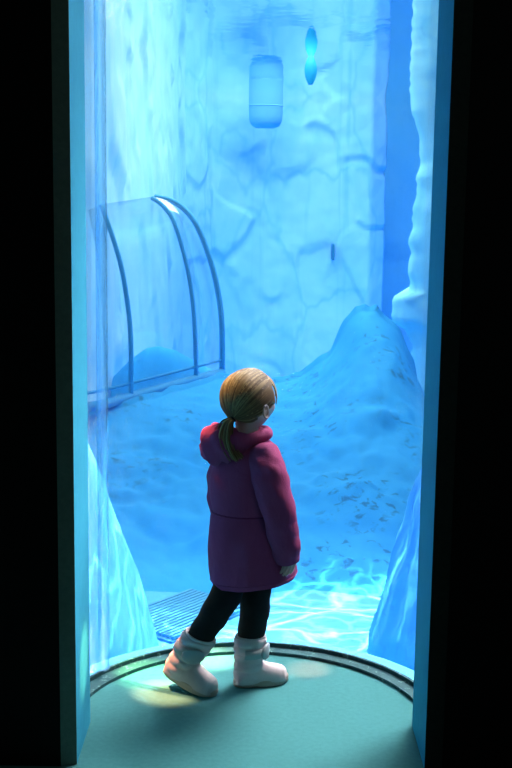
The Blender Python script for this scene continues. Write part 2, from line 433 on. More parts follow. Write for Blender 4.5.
def plan_wall(name, path, z0, z1, m, nu, nv, relief, seed, back=0.35, depth=None):
    """concrete wall following a plan path, with overlapping slab relief"""
    pts = [Vector((x, y, 0)) for x, y in path]
    L = [0]
    for a, b in zip(pts, pts[1:]): L.append(L[-1] + (b - a).length)
    def fn(u, v):
        s = u * L[-1]; i = 0
        while i < len(pts) - 2 and s > L[i + 1]: i += 1
        f = (s - L[i]) / (L[i + 1] - L[i]); p = pts[i].lerp(pts[i + 1], f)
        tdir = (pts[min(i + 1, len(pts) - 1)] - pts[i]).normalized(); nrm = Vector((tdir.y, -tdir.x, 0))
        z = z0 + (z1 - z0) * v
        w_ = Vector((s * 1.05 + seed + .30 * z, z * .62 - .12 * s, seed)) + .22 * noise.noise_vector(Vector((s * 1.6, z * 1.6, seed)))
        dd, pp = noise.voronoi(w_)
        cr = noise.cell_vector(pp[0] * 7.3)
        edge = sst(0.0, .10, dd[1] - dd[0])
        h = relief * ((cr.x - .5) * 1.6 + .9 * (cr.y - .5) * (w_.x - pp[0].x) - .8 * (w_.y - pp[0].y)) * edge + .012 * fbm((s * 3, z * 3, seed), 3)
        return p + nrm * h + Vector((0, 0, z))
    bm = bmesh.new(); vs = grid(bm, fn, nu, nv)
    geom = bmesh.ops.extrude_face_region(bm, geom=list(bm.faces))
    tb = Vector((0, 0, 0))
    n0 = (pts[-1] - pts[0]).normalized(); nr = Vector((-n0.y, n0.x, 0)) * back
    # keep the front, add a thickness behind it
    for g in geom['geom']:
        if isinstance(g, bmesh.types.BMVert): g.co += nr
    bmesh.ops.recalc_face_normals(bm, faces=bm.faces)
    return struct(name, bm, m, None, True)
XW = at(387, 150, 20).x
plan_wall('wall_back', [(-1.35, 18.3), (-0.75, 19.6), (0.1, 20.0), (XW - .25, 20.05), (XW, 20.3)], ZD, 4.2, 'ice_far', 150, 150, 0.055, 3.1)
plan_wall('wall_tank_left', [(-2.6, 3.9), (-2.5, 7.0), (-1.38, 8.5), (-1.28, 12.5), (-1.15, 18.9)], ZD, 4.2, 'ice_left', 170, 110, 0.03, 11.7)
plan_wall('wall_recess', [(XW - .8, 22.0), (5.0, 22.0)], ZD, 4.2, 'rock_deep', 30, 40, 0.05, 5.0)
plan_wall('wall_tank_right', [(4.6, 22.2), (4.6, 3.7)], ZD, 4.2, 'rock_deep', 60, 30, 0.05, 8.0)

# right-hand ice outcrop: thick mass whose left edge is ragged
OY = 11.6
edge_px = [(-60, 408), (0, 407), (40, 407), (80, 405), (110, 406), (128, 412), (140, 415), (160, 414), (185, 412), (210, 408), (235, 405), (262, 403), (285, 404),
           (293, 402), (296, 387), (322, 388), (328, 400), (340, 405), (360, 408), (380, 405), (420, 402)]
prof = [(at(x, y, OY).z, at(x, y, OY).x) for y, x in edge_px]; prof.sort()
prof = [(z, x) for z, x in prof]
def outcrop(u, v):
    z = ZD + (4.2 - ZD) * v; xl = interp(z, prof)
    w = u * 2.4
    q = fbm((w * 1.1 + 4, z * .7, 2.2), 4) * 2.4; st = math.floor(q)
    dep = (.22 * (1 - math.exp(-w * 9)) + .12 * w) + .035 * (st + sst(.8, 1, q - st)) + .02 * fbm((w * 4, z * 3, 1), 3)
    if u == 0: return Vector((xl + .35, OY + 1.2, z))
    return Vector((xl + w + (.03 * fbm((z * 7, 3, 3), 3) + .015 * fbm((z * 25, 1, 3), 2)) * math.exp(-w * 5), OY - dep, z))
bm = bmesh.new(); grid(bm, outcrop, 60, 150)
bmesh.ops.recalc_face_normals(bm, faces=bm.faces)
o = obj('ice_outcrop', bm, 'ice_right'); sm = o.modifiers.new('thick', 'SOLIDIFY'); sm.thickness = 0.1; sm.offset = -1
tag(o, 'tall white ice-like outcrop with ragged edge at the right of the tank', 'rock formation')

# big blue rock mound
ridge_px = [(40, 412), (107, 404), (222, 373), (262, 380), (280, 378), (300, 371), (320, 357), (331, 348), (338, 332), (346, 318), (356, 306), (364, 303), (370, 307),
            (377, 304), (384, 316), (392, 320), (400, 328), (407, 346), (415, 362), (418, 385), (424, 404), (445, 430), (520, 470)]
def ry(X): return 8.3 + 1.5 * sst(-1.3, 0.4, X)
ridge = []
for x, y in ridge_px:
    Y = 9.0
    for _ in range(6): Y = ry(at(x, y, Y).x)
    p = at(x, y, Y); ridge.append((p.x, p.z))
_r = ridge; ridge = []
for i in range(300):                                   # rough crest
    X = -1.3 + 3.2 * i / 299; ridge.append((X, interp(X, _r) + .020 * fbm((X * 9, 0, 4), 4)))
def mound(u, v):
    X = -1.24 + 2.95 * u; Yr = ry(X); r = interp(X, ridge)
    Y0 = 6.05 + .15 * fbm((X * 1.3, 0, 3), 2)
    vb = 0.72
    if v < vb:
        t = v / vb; Y = Y0 + (Yr - Y0) * t
        hw = .75 * (1 - t) ** .7; r = sum(interp(X + hw * (k - 4) / 4, ridge) for k in range(9)) / 9
        z = ZT - .03 + (r - ZT) * (t ** .92)
        z += (.10 * fbm((X * 1.2, Y * 1.2, 5), 4) + .05 * abs(fbm((X * 3.1, Y * 3.1, 8), 3))) * math.sin(PI * min(1, t)) ** .8
    else:
        t = (v - vb) / (1 - vb); Y = Yr + .55 * t
        z = r + (ZD - r) * t ** 2.5
    return Vector((X, Y, z))
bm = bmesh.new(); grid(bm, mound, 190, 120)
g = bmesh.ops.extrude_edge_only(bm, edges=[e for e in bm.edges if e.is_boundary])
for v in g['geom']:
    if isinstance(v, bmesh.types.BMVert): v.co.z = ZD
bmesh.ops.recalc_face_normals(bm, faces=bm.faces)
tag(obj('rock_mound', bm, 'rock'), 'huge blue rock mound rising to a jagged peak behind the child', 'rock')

# steep pale slopes beside the window foot
def slope(name, cx, cy, sil, label, seed, ysq=1.0, amp=1.0):
    zs = sorted((p.z, abs(p.x - cx)) for p in [at(x, y, cy) for x, y in sil])
    zt = zs[-1][0]
    rings = []; n = 72; k = 44
    for i in range(k):
        z = ZT - .05 + (zt - ZT + .05) * i / (k - 1); r = interp(z, zs)
        ring = []
        for j in range(n):
            a = 2 * PI * j / n; c, s = math.cos(a), math.sin(a)
            rr = r * (1 + .10 * amp * fbm((c * 1.7, s * 1.7, seed + z * 1.2), 4)) + .045 * amp * fbm((c * 5, s * 5, z * 2.5 + seed), 4)
            ring.append((cx + c * rr, cy + s * rr * ysq, z))
        rings.append(ring)
    bm = bmesh.new(); loft(bm, rings); return tag(obj(name, bm, 'rock_pale'), label, 'rock')
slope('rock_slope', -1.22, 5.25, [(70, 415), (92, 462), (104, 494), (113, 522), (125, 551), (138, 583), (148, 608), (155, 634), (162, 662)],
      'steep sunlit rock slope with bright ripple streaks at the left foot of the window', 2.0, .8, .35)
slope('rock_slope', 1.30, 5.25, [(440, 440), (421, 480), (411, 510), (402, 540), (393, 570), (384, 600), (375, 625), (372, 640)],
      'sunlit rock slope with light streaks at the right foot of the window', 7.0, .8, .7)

# small mound behind the ribbed bubble
bm = bmesh.new()
c = at(170, 372, 10.6)
for i in range(1): pass
hs = [(at(x, y, 10.6).x, at(x, y, 10.6).z) for x, y in ((112, 378), (128, 362), (145, 350), (158, 348), (175, 352), (192, 362), (206, 369), (225, 378))]
def boulder(u, v):
    X = hs[0][0] + (hs[-1][0] - hs[0][0]) * u; top = interp(X, hs); y = 10.1 + 1.2 * v
    return Vector((X, y, ZD + (top - ZD) * math.sin(PI * v) ** .3 + .01 * fbm((X * 5, y * 5, 1), 3)))
grid(bm, boulder, 50, 24); bmesh.ops.recalc_face_normals(bm, faces=bm.faces)
o = obj('boulder', bm, 'rock'); sm = o.modifiers.new('thick', 'SOLIDIFY'); sm.thickness = 0.05; sm.offset = -1
tag(o, 'low blue boulder seen through the clear ribbed viewing bubble', 'rock')

# viewing bubble of another gallery: base rail, three curved ribs, clear skin
hB = 0.17
pL, pM, pR = gr(105, 404, hB), gr(196, 379, hB), gr(222, 372, hB)
pA = gr(131, 397, hB)
vb = thing('viewing_bubble', 'clear curved viewing bubble with dark ribs standing against the left ice wall', 'window bubble', tuple(pL))
bm = bmesh.new(); tube(bm, [pL + Vector((-.25, -.35, 0)), pL, pM, pR], 0.035, 10)
tube(bm, [p + Vector((0, 0, .10)) for p in (pL + Vector((-.25, -.35, 0)), pL, pM, pR)], 0.012, 8); obj('base_rail', bm, 'frame_blue', vb)
def ribpts(p, px):
    return [p] + [at(x, y, p.y + .35 * i / len(px)) for i, (x, y) in enumerate(px)]
ribs = [(pA, [(131, 350), (129, 315), (122, 270), (112, 235), (101, 205)]),
        (pM, [(195, 335), (192, 295), (185, 258), (174, 222), (163, 206), (152, 198)]),
        (pR, [(222, 330), (219, 298), (211, 262), (198, 228), (186, 211), (172, 201), (155, 197)])]
curves = []
for p, px in ribs:
    q = [Vector(a) for a in spline([tuple(a) for a in ribpts(p, px)], 26)]; curves.append(q)
    bm = bmesh.new(); tube(bm, q, .018 if p is not pR else .024, 10); obj('rib', bm, 'frame_blue', vb)
bm = bmesh.new()
pl2 = [Vector(a) for a in spline([tuple(a) for a in [pL] + [at(x, y, pL.y + .05 * i) for i, (x, y) in enumerate([(104, 350), (101, 300), (96, 250), (88, 210)])]], 26)]
loft(bm, [list(q) for q in (pl2, curves[0], curves[1], curves[2])], closed=False)
o = obj('acrylic_panel', bm, 'skin_acrylic', vb); sm = o.modifiers.new('thick', 'SOLIDIFY'); sm.thickness = 0.012

# barrel float and small buoy, half sunk in the water surface
c = at(266, 98, 19.3); c.z = SURF
bf = thing('barrel_float', 'large blue barrel float hanging in the water surface near the far wall', 'float', (c.x, c.y, SURF))
bm = bmesh.new(); pr_ = [(.06, -.545), (.15, -.54), (.215, -.51), (.25, -.45), (.264, -.36), (.268, -.2), (.268, .1), (.25, .2), (.18, .22)]
loft(bm, [[(c.x + r * math.cos(2 * PI * j / 32), c.y + r * math.sin(2 * PI * j / 32), SURF + z) for j in range(32)] for r, z in pr_])
obj('shell', bm, 'float_blue', bf)
bm = bmesh.new(); tube(bm, [(c.x + .262 * math.cos(2 * PI * j / 32), c.y + .262 * math.sin(2 * PI * j / 32), SURF - .2) for j in range(32)], .012, 8, True)
obj('hoop', bm, 'float_blue', bf)
c = at(311, 57, 14.0); c.z = SURF
by = thing('buoy', 'small turquoise oval buoy hanging in the water surface right of the barrel float', 'buoy', (c.x, c.y, SURF))
bm = bmesh.new()
loft(bm, [[(c.x + .072 * math.sin(PI * i / 14 + .02) ** .8 * math.cos(2 * PI * j / 20), c.y + .072 * math.sin(PI * i / 14 + .02) ** .8 * math.sin(2 * PI * j / 20), SURF - .34 + .38 * i / 14) for j in range(20)] for i in range(1, 14)])
obj('shell', bm, 'buoy', by)
bm = bmesh.new(); tube(bm, [(c.x, c.y, SURF + .03), (c.x, c.y, SURF + .07), (c.x + .02, c.y, SURF + .09)], .012, 8); obj('eyelet', bm, 'buoy', by)
# small dark upright fitting on the far wall
c = at(333, 252, 19.85)
bm = bmesh.new(); box(bm, (c.x - .018, c.y - .12, c.z - .13), (c.x + .018, c.y + .3, c.z + .13), .006)
tag(obj('wall_bracket', bm, 'marker', None, False), 'small dark upright fitting on the far ice wall above the rock peak', 'bracket')

# drain grating on the tank floor left of the legs
g0, g1, g2 = gr(128, 655, ZT + .02), gr(205, 600, ZT + .02), gr(262, 592, ZT + .02)
gc = gr(205, 615, ZT)
dg_ = thing('drain_grating', 'slatted teal drain grating on the tank floor behind the lifted boot', 'grating', tuple(gc))
ux = Vector((.62, .78, 0)).normalized(); uy = Vector((ux.y, -ux.x, 0)) # slats run along ux
bm = bmesh.new()
A = [gc + ux * a + uy * b + Vector((0, 0, .012)) for a, b in ((-.40, -.28), (.22, -.28), (.22, .14), (-.40, .14))]
B = [p - Vector((0, 0, .02)) for p in A]; loft(bm, [B, A]); obj('drain_tray', bm, 'grate_gap', dg_, False)
bm = bmesh.new()
for i in range(15):
    b = -.265 + .39 * i / 14
    P = [gc + ux * a + uy * (b + w) + Vector((0, 0, .014)) for a, w in ((-.38, -.009), (.20, -.009), (.20, .009), (-.38, .009))]
    loft(bm, [P, [p + Vector((0, 0, .014)) for p in P]])
obj('slats', bm, 'grate', dg_, False)

# ------------------------------------------------------------------ the child
GY = 3.87
def g(px, py, dy=0.0): return at(px, py, GY + dy)
PX = (g(300, 500) - g(200, 500)).length / 100     # metres per pixel at the child
m = mat('skin', (0.72, 0.50, 0.42), 0.55, 0.3, Subsurface_Weight=0.08); M['skin'] = m
def cloth(name, c1, c2, sc=9, bs=0.6):
    m = mat(name, c1, 0.8, 0.15); t = NT(m); v = t.coords()
    n = t.noise(v, sc, 5, 0.6, 0.4)
    t.link(t.ramp(n, [(0.3, c1), (0.7, c2)]), t.b.inputs['Base Color'])
    h = t.math('ADD', t.noise(t.coords((1, 1, .5)), 22, 4, 0.6, 1.0), t.math('MULTIPLY', t.noise(v, 400, 2), .15))
    t.bump(h, bs, 0.008); return m
M['coat'] = cloth('magenta_coat_fabric', (0.30, 0.046, 0.140), (0.36, 0.058, 0.168))
M['coat_seam'] = mat('dark_magenta_seam', (0.20, 0.025, 0.085), 0.85, 0.1)
M['lining'] = cloth('red_hood_lining', (0.55, 0.03, 0.07), (0.62, 0.045, 0.09))
M['leggings'] = cloth('black_leggings', (0.008, 0.008, 0.010), (0.013, 0.013, 0.015), 20, .2)
M['boot'] = cloth('pale_pink_boot', (0.57, 0.46, 0.48), (0.63, 0.51, 0.53), 30, .15)
M['sole'] = mat('peach_boot_sole', (0.46, 0.34, 0.30), 0.6)
M['strap'] = mat('grey_white_boot_strap', (0.36, 0.40, 0.43), 0.5)
M['eye'] = mat('eye', (0.75, 0.78, 0.78), 0.15, 0.5); M['iris'] = mat('iris', (0.03, 0.05, 0.07), 0.15, 0.5)
m = mat('brown_hair', (0.2, 0.11, 0.05), 0.55, 0.35); t = NT(m)
at_ = t.new('ShaderNodeAttribute', attribute_name='strand')
t.link(t.ramp(at_.outputs['Fac'], [(0.0, (0.10, 0.052, 0.024)), (0.55, (0.25, 0.145, 0.062)), (1.0, (0.50, 0.34, 0.16))]), t.b.inputs['Base Color'])
M['hair'] = m
M['hair_tie'] = mat('dark_hair_tie', (0.03, 0.02, 0.025), 0.7)

root = thing('person', 'small child in magenta hooded coat, black leggings and pale boots, seen from behind', 'person', tuple(gr(228, 690)))
root.location.z = 0

# head axes
ph = math.radians(47)
HF = Vector((math.cos(ph), math.sin(ph), 0.10)).normalized(); HR = Vector((math.sin(ph), -math.cos(ph), 0)); HU = HR.cross(HF)
HC = g(250, 401)
def hp(f, r, u): return HC + HF * f + HR * r + HU * u
def head_pt(d):
    """d = unit direction (f, r, u) -> skull surface in (f, r, u)"""
    f, r, u = d
    rf, rr, ru = .092, .072, .098
    p = Vector((f * rf, r * rr, u * ru))
    if u < 0:                                          # jaw narrows, chin comes forward
        k = min(1, -u); p.y *= 1 - .34 * k ** 1.3
        if f < 0: p.x *= 1 - .38 * k ** 1.2
        else: p.x *= 1 + .03 * k
    if f > 0:                                          # flatter face, cheeks, nose, mouth, chin
        q = Vector((0, p.y, p.z))
        p.x -= .006 * sst(.5, 1, f)
        for s in (-1, 1):
            p.x += .016 * math.exp(-(((p.y - s * .038) / .02) ** 2 + ((p.z + .038) / .022) ** 2)) * f
            p.x -= .007 * math.exp(-(((p.y - s * .030) / .014) ** 2 + ((p.z + .004) / .011) ** 2))
        p.x += .017 * math.exp(-((p.y / .0085) ** 2 + ((p.z + .030) / .011) ** 2))
        p.x += .007 * math.exp(-((p.y / .007) ** 2 + ((p.z + .014) / .014) ** 2))
        p.x += .006 * math.exp(-((p.y / .017) ** 2 + ((p.z + .054) / .004) ** 2))
        p.x += .006 * math.exp(-((p.y / .015) ** 2 + ((p.z + .063) / .004) ** 2))
        p.x -= .003 * math.exp(-((p.y / .018) ** 2 + ((p.z + .0585) / .002) ** 2))
        p.x += .008 * math.exp(-((p.y / .016) ** 2 + ((p.z + .084) / .010) ** 2))
    return p
bm = bmesh.new()
rings = []
for i in range(1, 64):
    th = PI * i / 64; ring = []
    for j in range(96):
        a = 2 * PI * j / 96
        ring.append(hp(*head_pt((math.sin(th) * math.cos(a), math.sin(th) * math.sin(a), -math.cos(th)))))
    rings.append(ring)
loft(bm, rings)
for s in (-1, 1):                                      # ears: rim and lobe
    ec = Vector((-.008, s * .071, -.022))
    pts = [hp(ec.x - .004 + .013 * math.cos(a), ec.y + s * (.006 + .006 * math.sin(a * .5)), ec.z + .021 * math.sin(a)) for a in [2 * PI * i / 20 for i in range(20)]]
    tube(bm, pts, .0042, 8, True)
    r_ = bmesh.ops.create_uvsphere(bm, u_segments=16, v_segments=10, radius=1.0, matrix=Matrix.Translation(hp(ec.x - .002, ec.y + s * .001, ec.z)) @ Matrix((HF, HR, HU)).transposed().to_4x4() @ Matrix.Diagonal((.012, .006, .019, 1)))
# neck, torso, arms, legs
chest = g(248, 470)
tube(bm, [hp(-.018, 0, -.05), hp(-.022, 0, -.10), g(250, 447, .0)], [.040, .038, .045], 20)
def ell(bm, rows, n=28):
    loft(bm, [[(c.x + a * math.cos(2 * PI * j / n), c.y + b * math.sin(2 * PI * j / n), c.z) for j in range(n)] for c, a, b in rows])
ell(bm, [(g(252, 443), .05, .045), (g(250, 450), .085, .07), (g(247, 465), .095, .08), (g(246, 490), .092, .08), (g(247, 515), .088, .08), (g(248, 545), .098, .088), (g(247, 572), .09, .08), (g(246, 582), .06, .06)])
arm_px = [(263, 450, -.055), (270, 478, -.085), (278, 510, -.10), (284, 538, -.095), (288, 556, -.085)]
tube(bm, [g(*p) for p in arm_px], [.034, .033, .030, .025, .020], 16)
arm2 = [(228, 452, .06), (222, 480, .085), (222, 510, .10), (232, 540, .11), (242, 556, .12)]
tube(bm, [g(*p) for p in arm2], [.034, .033, .030, .025, .020], 16)
def hand(bm, wrist, down, across, palm_n):
    """palm box-like loft, four curled fingers, thumb from the side; down = finger direction"""
    down, across, palm_n = [v.normalized() for v in (down, across, palm_n)]
    rows = []
    for d, w, t in ((-.008, .018, .014), (.008, .021, .013), (.026, .027, .012), (.038, .028, .010), (.044, .026, .007)):
        c = wrist + down * d
        rows.append([c + across * (w * math.cos(a)) + palm_n * (t * math.sin(a)) for a in [2 * PI * i / 16 for i in range(16)]])
    loft(bm, rows)
    for off, ln in ((-.0215, .036), (-.0070, .042), (.0075, .040), (.0210, .031)):
        b = wrist + down * .040 + across * off
        p1 = b + down * ln * .42 + palm_n * .003; p2 = p1 + down * ln * .30 + palm_n * ln * .16; p3 = p2 + down * ln * .20 + palm_n * ln * .24
        tube(bm, [b, p1, p2, p3], [.0058, .0056, .0050, .0040], 10)
    b = wrist + down * .014 - across * .018
    tube(bm, [b, b + down * .016 - across * .012 + palm_n * .006, b + down * .030 - across * .014 + palm_n * .012], [.0085, .0075, .005], 10)
hand(bm, g(291, 552, -.090), Vector((-.12, .02, -1)), Vector((-.80, -.6, 0.1)), Vector((.6, .8, 0)) * -1)
hand(bm, g(243, 556, .12), Vector((.2, .1, -1)), Vector((.7, -.6, 0)), Vector((-.6, -.7, 0)))
def pose(toe_ball, yaw, pitch, sc):
    pb = Vector((.085, 0, 0))                          # ball of the foot stays on the ground, heel lifted by pitch
    return Matrix.Translation(toe_ball) @ Matrix.Rotation(yaw, 4, 'Z') @ Matrix.Rotation(pitch, 4, 'Y') @ Matrix.Diagonal((sc, sc, sc, 1)) @ Matrix.Translation(-pb)
tR = gr(202, 692); tR.z = .002
tL = gr(274, 682); tL.z = .001
MR, LEANR = pose(tR, math.radians(-24), math.radians(17), 1.03), .26
ML, LEANL = pose(tL, math.radians(16), 0, .97), .06
def ankle(Mx, lean): return [Mx @ Vector((-.012 + lean * max(0, z - .05), 0, z)) for z in (.185, .12, .05)]
legR = [(236, 574, -.03), (227, 592, -.04), (216, 612, -.055), ]
legL = [(256, 572, .035), (255, 595, .035), (254, 618, .03)]
lr = [.040, .042, .036, .032, .028, .026]
pR_ = [g(*p) for p in legR] + ankle(MR, LEANR); pL_ = [g(*p) for p in legL] + ankle(ML, LEANL)
tube(bm, pR_, lr, 20); tube(bm, pL_, lr, 20)
body = obj('body', voxel(bm, 0.0026, 2), 'skin', root)
for s in (-1, 1):
    bm = bmesh.new(); bmesh.ops.create_uvsphere(bm, u_segments=16, v_segments=12, radius=.0115, matrix=Matrix.Translation(hp(.0695, s * .030, -.004)))
    e = obj('eye', bm, 'eye', root)
    bm = bmesh.new(); bmesh.ops.create_uvsphere(bm, u_segments=12, v_segments=8, radius=.0058, matrix=Matrix.Translation(hp(.0765, s * .030, -.004)))
    obj('iris', bm, 'iris', e)

# leggings
def wr(k, sc): return lambda q: k * fbm(q * sc, 3)
for leg, rr in ((pR_, [.045, .053, .049, .043, .038]), (pL_, [.05, .054, .049, .045, .041])):
    bm = bmesh.new(); pts = spline([tuple(p) for p in leg[:5]], 22); rads = [r[0] for r in spline([(r,) for r in rr], 22)]
    tube(bm, pts, rads, 24, wob=lambda q: .002 * math.sin(q.z * 70 + q.x * 40 + 3 * fbm(q * 9, 2)))
    obj('legging', bm, 'leggings', root)

# coat body: A-line, gathered waist, curved hem
coat_rows = [(437, 240, 264, .045), (442, 232, 272, .062), (448, 224, 277, .078), (458, 216, 280, .092), (475, 211, 281, .100), (495, 210, 282, .103), (505, 211.5, 283, .102),
             (511, 212, 284, .100), (517, 209.5, 287, .106), (539, 208, 293, .122), (561, 208.5, 297, .130), (573, 210, 297.5, .132), (578.5, 212, 296, .132)]
rings = []; N = 72
rows = spline(coat_rows, 60)
for i, (py, xl, xr, b) in enumerate(rows):
    c = g((xl + xr) / 2, py); a = (xr - xl) / 2 * PX; low = sst(560, 578, py); waist = math.exp(-((py - 510) / 9) ** 2)
    ring = []
    for j in range(N):
        t_ = 2 * PI * j / N; co, si = math.cos(t_), math.sin(t_)
        f = 1 + .010 * math.sin(9 * t_ + py * .02) * sst(518, 560, py) + waist * .012 * math.sin(34 * t_) + .026 * fbm((co * 2.2, si * 2.2, py * .03), 3) + .007 * fbm((co * 6 + py * .02, si * 6, py * .07), 3)
        z = c.z + (.017 * co - .010 * si * 0) * low
        ring.append((c.x + a * co * f, c.y + b * si * f, z))
    rings.append(ring)
low_c = g(254, 576)
rings.append([tuple(Vector(p).lerp(Vector((low_c.x, low_c.y, p[2])), .10)) for p in rings[-1]])
rings.append([tuple(Vector(p).lerp(Vector((low_c.x, low_c.y, p[2])), .25) + Vector((0, 0, .06))) for p in rings[-2]])
bm = bmesh.new(); loft(bm, rings); bmesh.ops.recalc_face_normals(bm, faces=bm.faces)
coat = obj('coat', bm, 'coat', root)
# gathered waist seam and hem seam
def ringrow(py): return min(range(len(rows)), key=lambda i: abs(rows[i][0] - py))
for py, nm, rr in ((510, 'waist_seam', .0028), (574, 'hem_seam', .002)):
    k_ = ringrow(py); c = g((rows[k_][1] + rows[k_][2]) / 2, py)
    bm = bmesh.new(); tube(bm, [Vector((c.x, c.y, p[2])) + (Vector(p) - Vector((c.x, c.y, p[2]))) * 1.004 for p in rings[k_]], rr, 6, True)
    obj(nm, bm, 'coat_seam' if nm == 'waist_seam' else 'coat', coat)
# sleeves
def sleeve(path, rads, seed):
    bm = bmesh.new(); pts = spline([tuple(g(*p)) for p in path], 46); r_ = [r[0] for r in spline([(r,) for r in rads], 46)]
    pts = pts + [pts[-1], pts[-8]]; r_ = r_ + [r_[-1] * .82, r_[-8] * .70]
    def w(q):
        return .0018 * math.sin(q.z * 85 + q.x * 60 + 5 * fbm(q * 7, 2)) + .0035 * fbm(q * 16, 3)
    P = [Vector(p) for p in pts]; rg = []; fr = frames(P[:46]); fr += [fr[-1], fr[-8]]
    for i, p in enumerate(P):
        x, y = fr[i]
        ring = []
        for j in range(40):
            a = 2 * PI * j / 40; d = x * math.cos(a) + y * math.sin(a)
            q = p + d * r_[i]; q += d * (w(q) if i < 46 else 0); ring.append(q)
        rg.append(ring)
    # rounded shoulder cap
    d0 = (P[0] - P[2]).normalized()
    capr = [[P[0] + d0 * .03 * math.sin(k * PI / 8) + (q - P[0]) * math.cos(k * PI / 8) for q in rg[0]] for k in (3.6, 3, 2, 1)]
    loft(bm, capr + rg); bmesh.ops.recalc_face_normals(bm, faces=bm.faces)
    s = obj('sleeve', bm, 'coat', coat); return s
sleeve([(263, 452, -.055), (270, 478, -.088), (278, 510, -.105), (284, 538, -.100), (287, 560, -.088)], [.050, .060, .056, .050, .044], 1)
sleeve([(228, 452, .055), (223, 480, .080), (224, 510, .10), (233, 538, .11), (242, 556, .12)], [.048, .054, .050, .046, .040], 2)
# collar ring and folded-down hood at the back of the neck
nc = g(252, 436)
bm = bmesh.new(); pts = []; rads = []
for i in range(48):
    a = 2 * PI * i / 48; d = Vector((math.cos(a), math.sin(a), 0))
    pts.append(nc + Vector((d.x * .050 - .002, d.y * .052, -.004 + .016 * d.x))); rads.append(.021)
tube(bm, pts, rads, 16, True, wob=lambda q: .003 * fbm(q * 24, 3)); obj('collar', bm, 'coat', coat)
bm = bmesh.new(); pts = []; rads = []
hd = Vector((-.93, -.36, 0)).normalized()
hc = g(243, 442, -.005)
NH = 64
rg = []
for i in range(NH):
    a = 2 * PI * i / NH; d = Vector((math.cos(a), math.sin(a), 0)); k = max(0, d.dot(hd)); kk = k ** 1.4
    rad = .020 + .034 * kk
    ctr = hc + Vector((d.x * (.062 + .026 * kk), d.y * (.060 + .022 * kk), .014 - .012 * kk + .012 * max(0, d.x)))
    ring = []
    for j in range(28):
        b = 2 * PI * j / 28
        ra = rad * (1 + .35 * kk * max(0, -math.sin(b)) * .6)
        q = ctr + d * (ra * math.cos(b)) + Vector((0, 0, ra * 1.12 * math.sin(b)))
        q += (q - ctr).normalized() * kk * (.009 * math.sin(11 * a + 2.2 * math.sin(b * 2)) + .007 * fbm(q * 18, 3))
        ring.append(q)
    rg.append(ring)
loft(bm, rg, loop=True); bmesh.ops.recalc_face_normals(bm, faces=bm.faces)
obj('hood', bm, 'coat', coat)

# ---- hair
ROOT_D = Vector((-.95, 0.06, -.36)).normalized()
def skull(d, k=1.0):
    p = head_pt(tuple(d)) if d[0] < .2 else Vector((d[0] * .090, d[1] * .072, d[2] * .098))
    if d[0] < .2:
        # fuller at the back of the crown
        pass
    full = .012 * math.exp(-((d[0] + .75) ** 2 + (d[2] - .55) ** 2) / .30)
    n = Vector(d); return p * k + n * full
def strands_mesh(paths):
    """paths = list of (points, radius list, tone)"""
    bm = bmesh.new(); lay = bm.verts.layers.float.new('strand')
    for pts, rad, tone in paths:
        s0 = len(bm.verts); tube(bm, pts, rad, 4)
        bm.verts.ensure_lookup_table()
        for i in range(s0, len(bm.verts)): bm.verts[i][lay] = tone
    return bm
def in_hair(d):
    f, r, u = d
    if f > .42 + .12 * abs(r) and u < .62 - .25 * (1 - min(1, f)): return False
    if u < -.60 - .25 * f: return False
    if f > .05 and u < -.08: return False
    if abs(r) > .55 and f > -.30 and u < -.14: return False   # ears and temples
    return True
# under-cap so no scalp shows
bm = bmesh.new(); lay = bm.verts.layers.float.new('strand')
bmesh.ops.create_uvsphere(bm, u_segments=64, v_segments=40, radius=1.0)
dead = [v for v in bm.verts if not in_hair(v.co)]
bmesh.ops.delete(bm, geom=dead, context='VERTS')
for v in bm.verts:
    d = v.co.normalized(); v[lay] = .2; v.co = hp(*skull(d, 1.035))
o = obj('hair', bm, 'hair', root); hair = o
sm = o.modifiers.new('thick', 'SOLIDIFY'); sm.thickness = .006; sm.offset = -1
paths = []
rnd = random.Random(3)
cnt = 0
while cnt < 1500:
    d = Vector((rnd.gauss(0, 1), rnd.gauss(0, 1), rnd.gauss(0, 1))).normalized()
    if not in_hair(d) or d.dot(ROOT_D) > .96: continue
    cnt += 1
    lift = 1.045 + rnd.random() * .05; pts = []
    jit = Vector((rnd.gauss(0, .03), rnd.gauss(0, .05), rnd.gauss(0, .04)))
    for i in range(11):
        s = i / 10; q = d.slerp((ROOT_D + jit * (1 - s)).normalized(), s ** .9)
        pts.append(hp(*skull(q.normalized(), lift + .02 * math.sin(PI * s))))
    tone = min(1, max(0, .42 + .30 * rnd.gauss(0, 1) + .10 * d[0] + .1 * d[2]))
    paths.append((pts, [.0010] + [.0023] * 8 + [.0017, .0012], tone))
# fringe locks sweeping down past the temples
for s in (-1, 1):
    for i in range(120):
        a = rnd.random(); d0 = Vector((.40 + .40 * a, s * (.60 - .45 * a), .75)).normalized()
        d1 = Vector((.70 + .22 * a, s * (.78 - .35 * a), .02 - .22 * (1 - a) + .1 * rnd.random())).normalized()
        pts = [hp(*(Vector((q[0] * .091, q[1] * .072, q[2] * .098)) * (1.06 + .03 * rnd.random() + .03 * math.sin(PI * k / 8)))) for k, q in
               ((k, d0.slerp(d1, k / 8)) for k in range(9))]
        paths.append((pts, [.0018] * 6 + [.0014, .0010, .0004], min(1, .72 + .2 * rnd.gauss(0, 1))))
obj('strands', strands_mesh(paths), 'hair', hair)
pr0 = hp(*skull(ROOT_D, 1.06))
paths = []
tail = [g(228, 422, -.06), g(226, 436, -.085), g(229, 448, -.095), g(236, 460, -.095)]
tail[0] = (pr0 + tail[0]) * .5 + (g(228, 422, -.06) - pr0) * .4
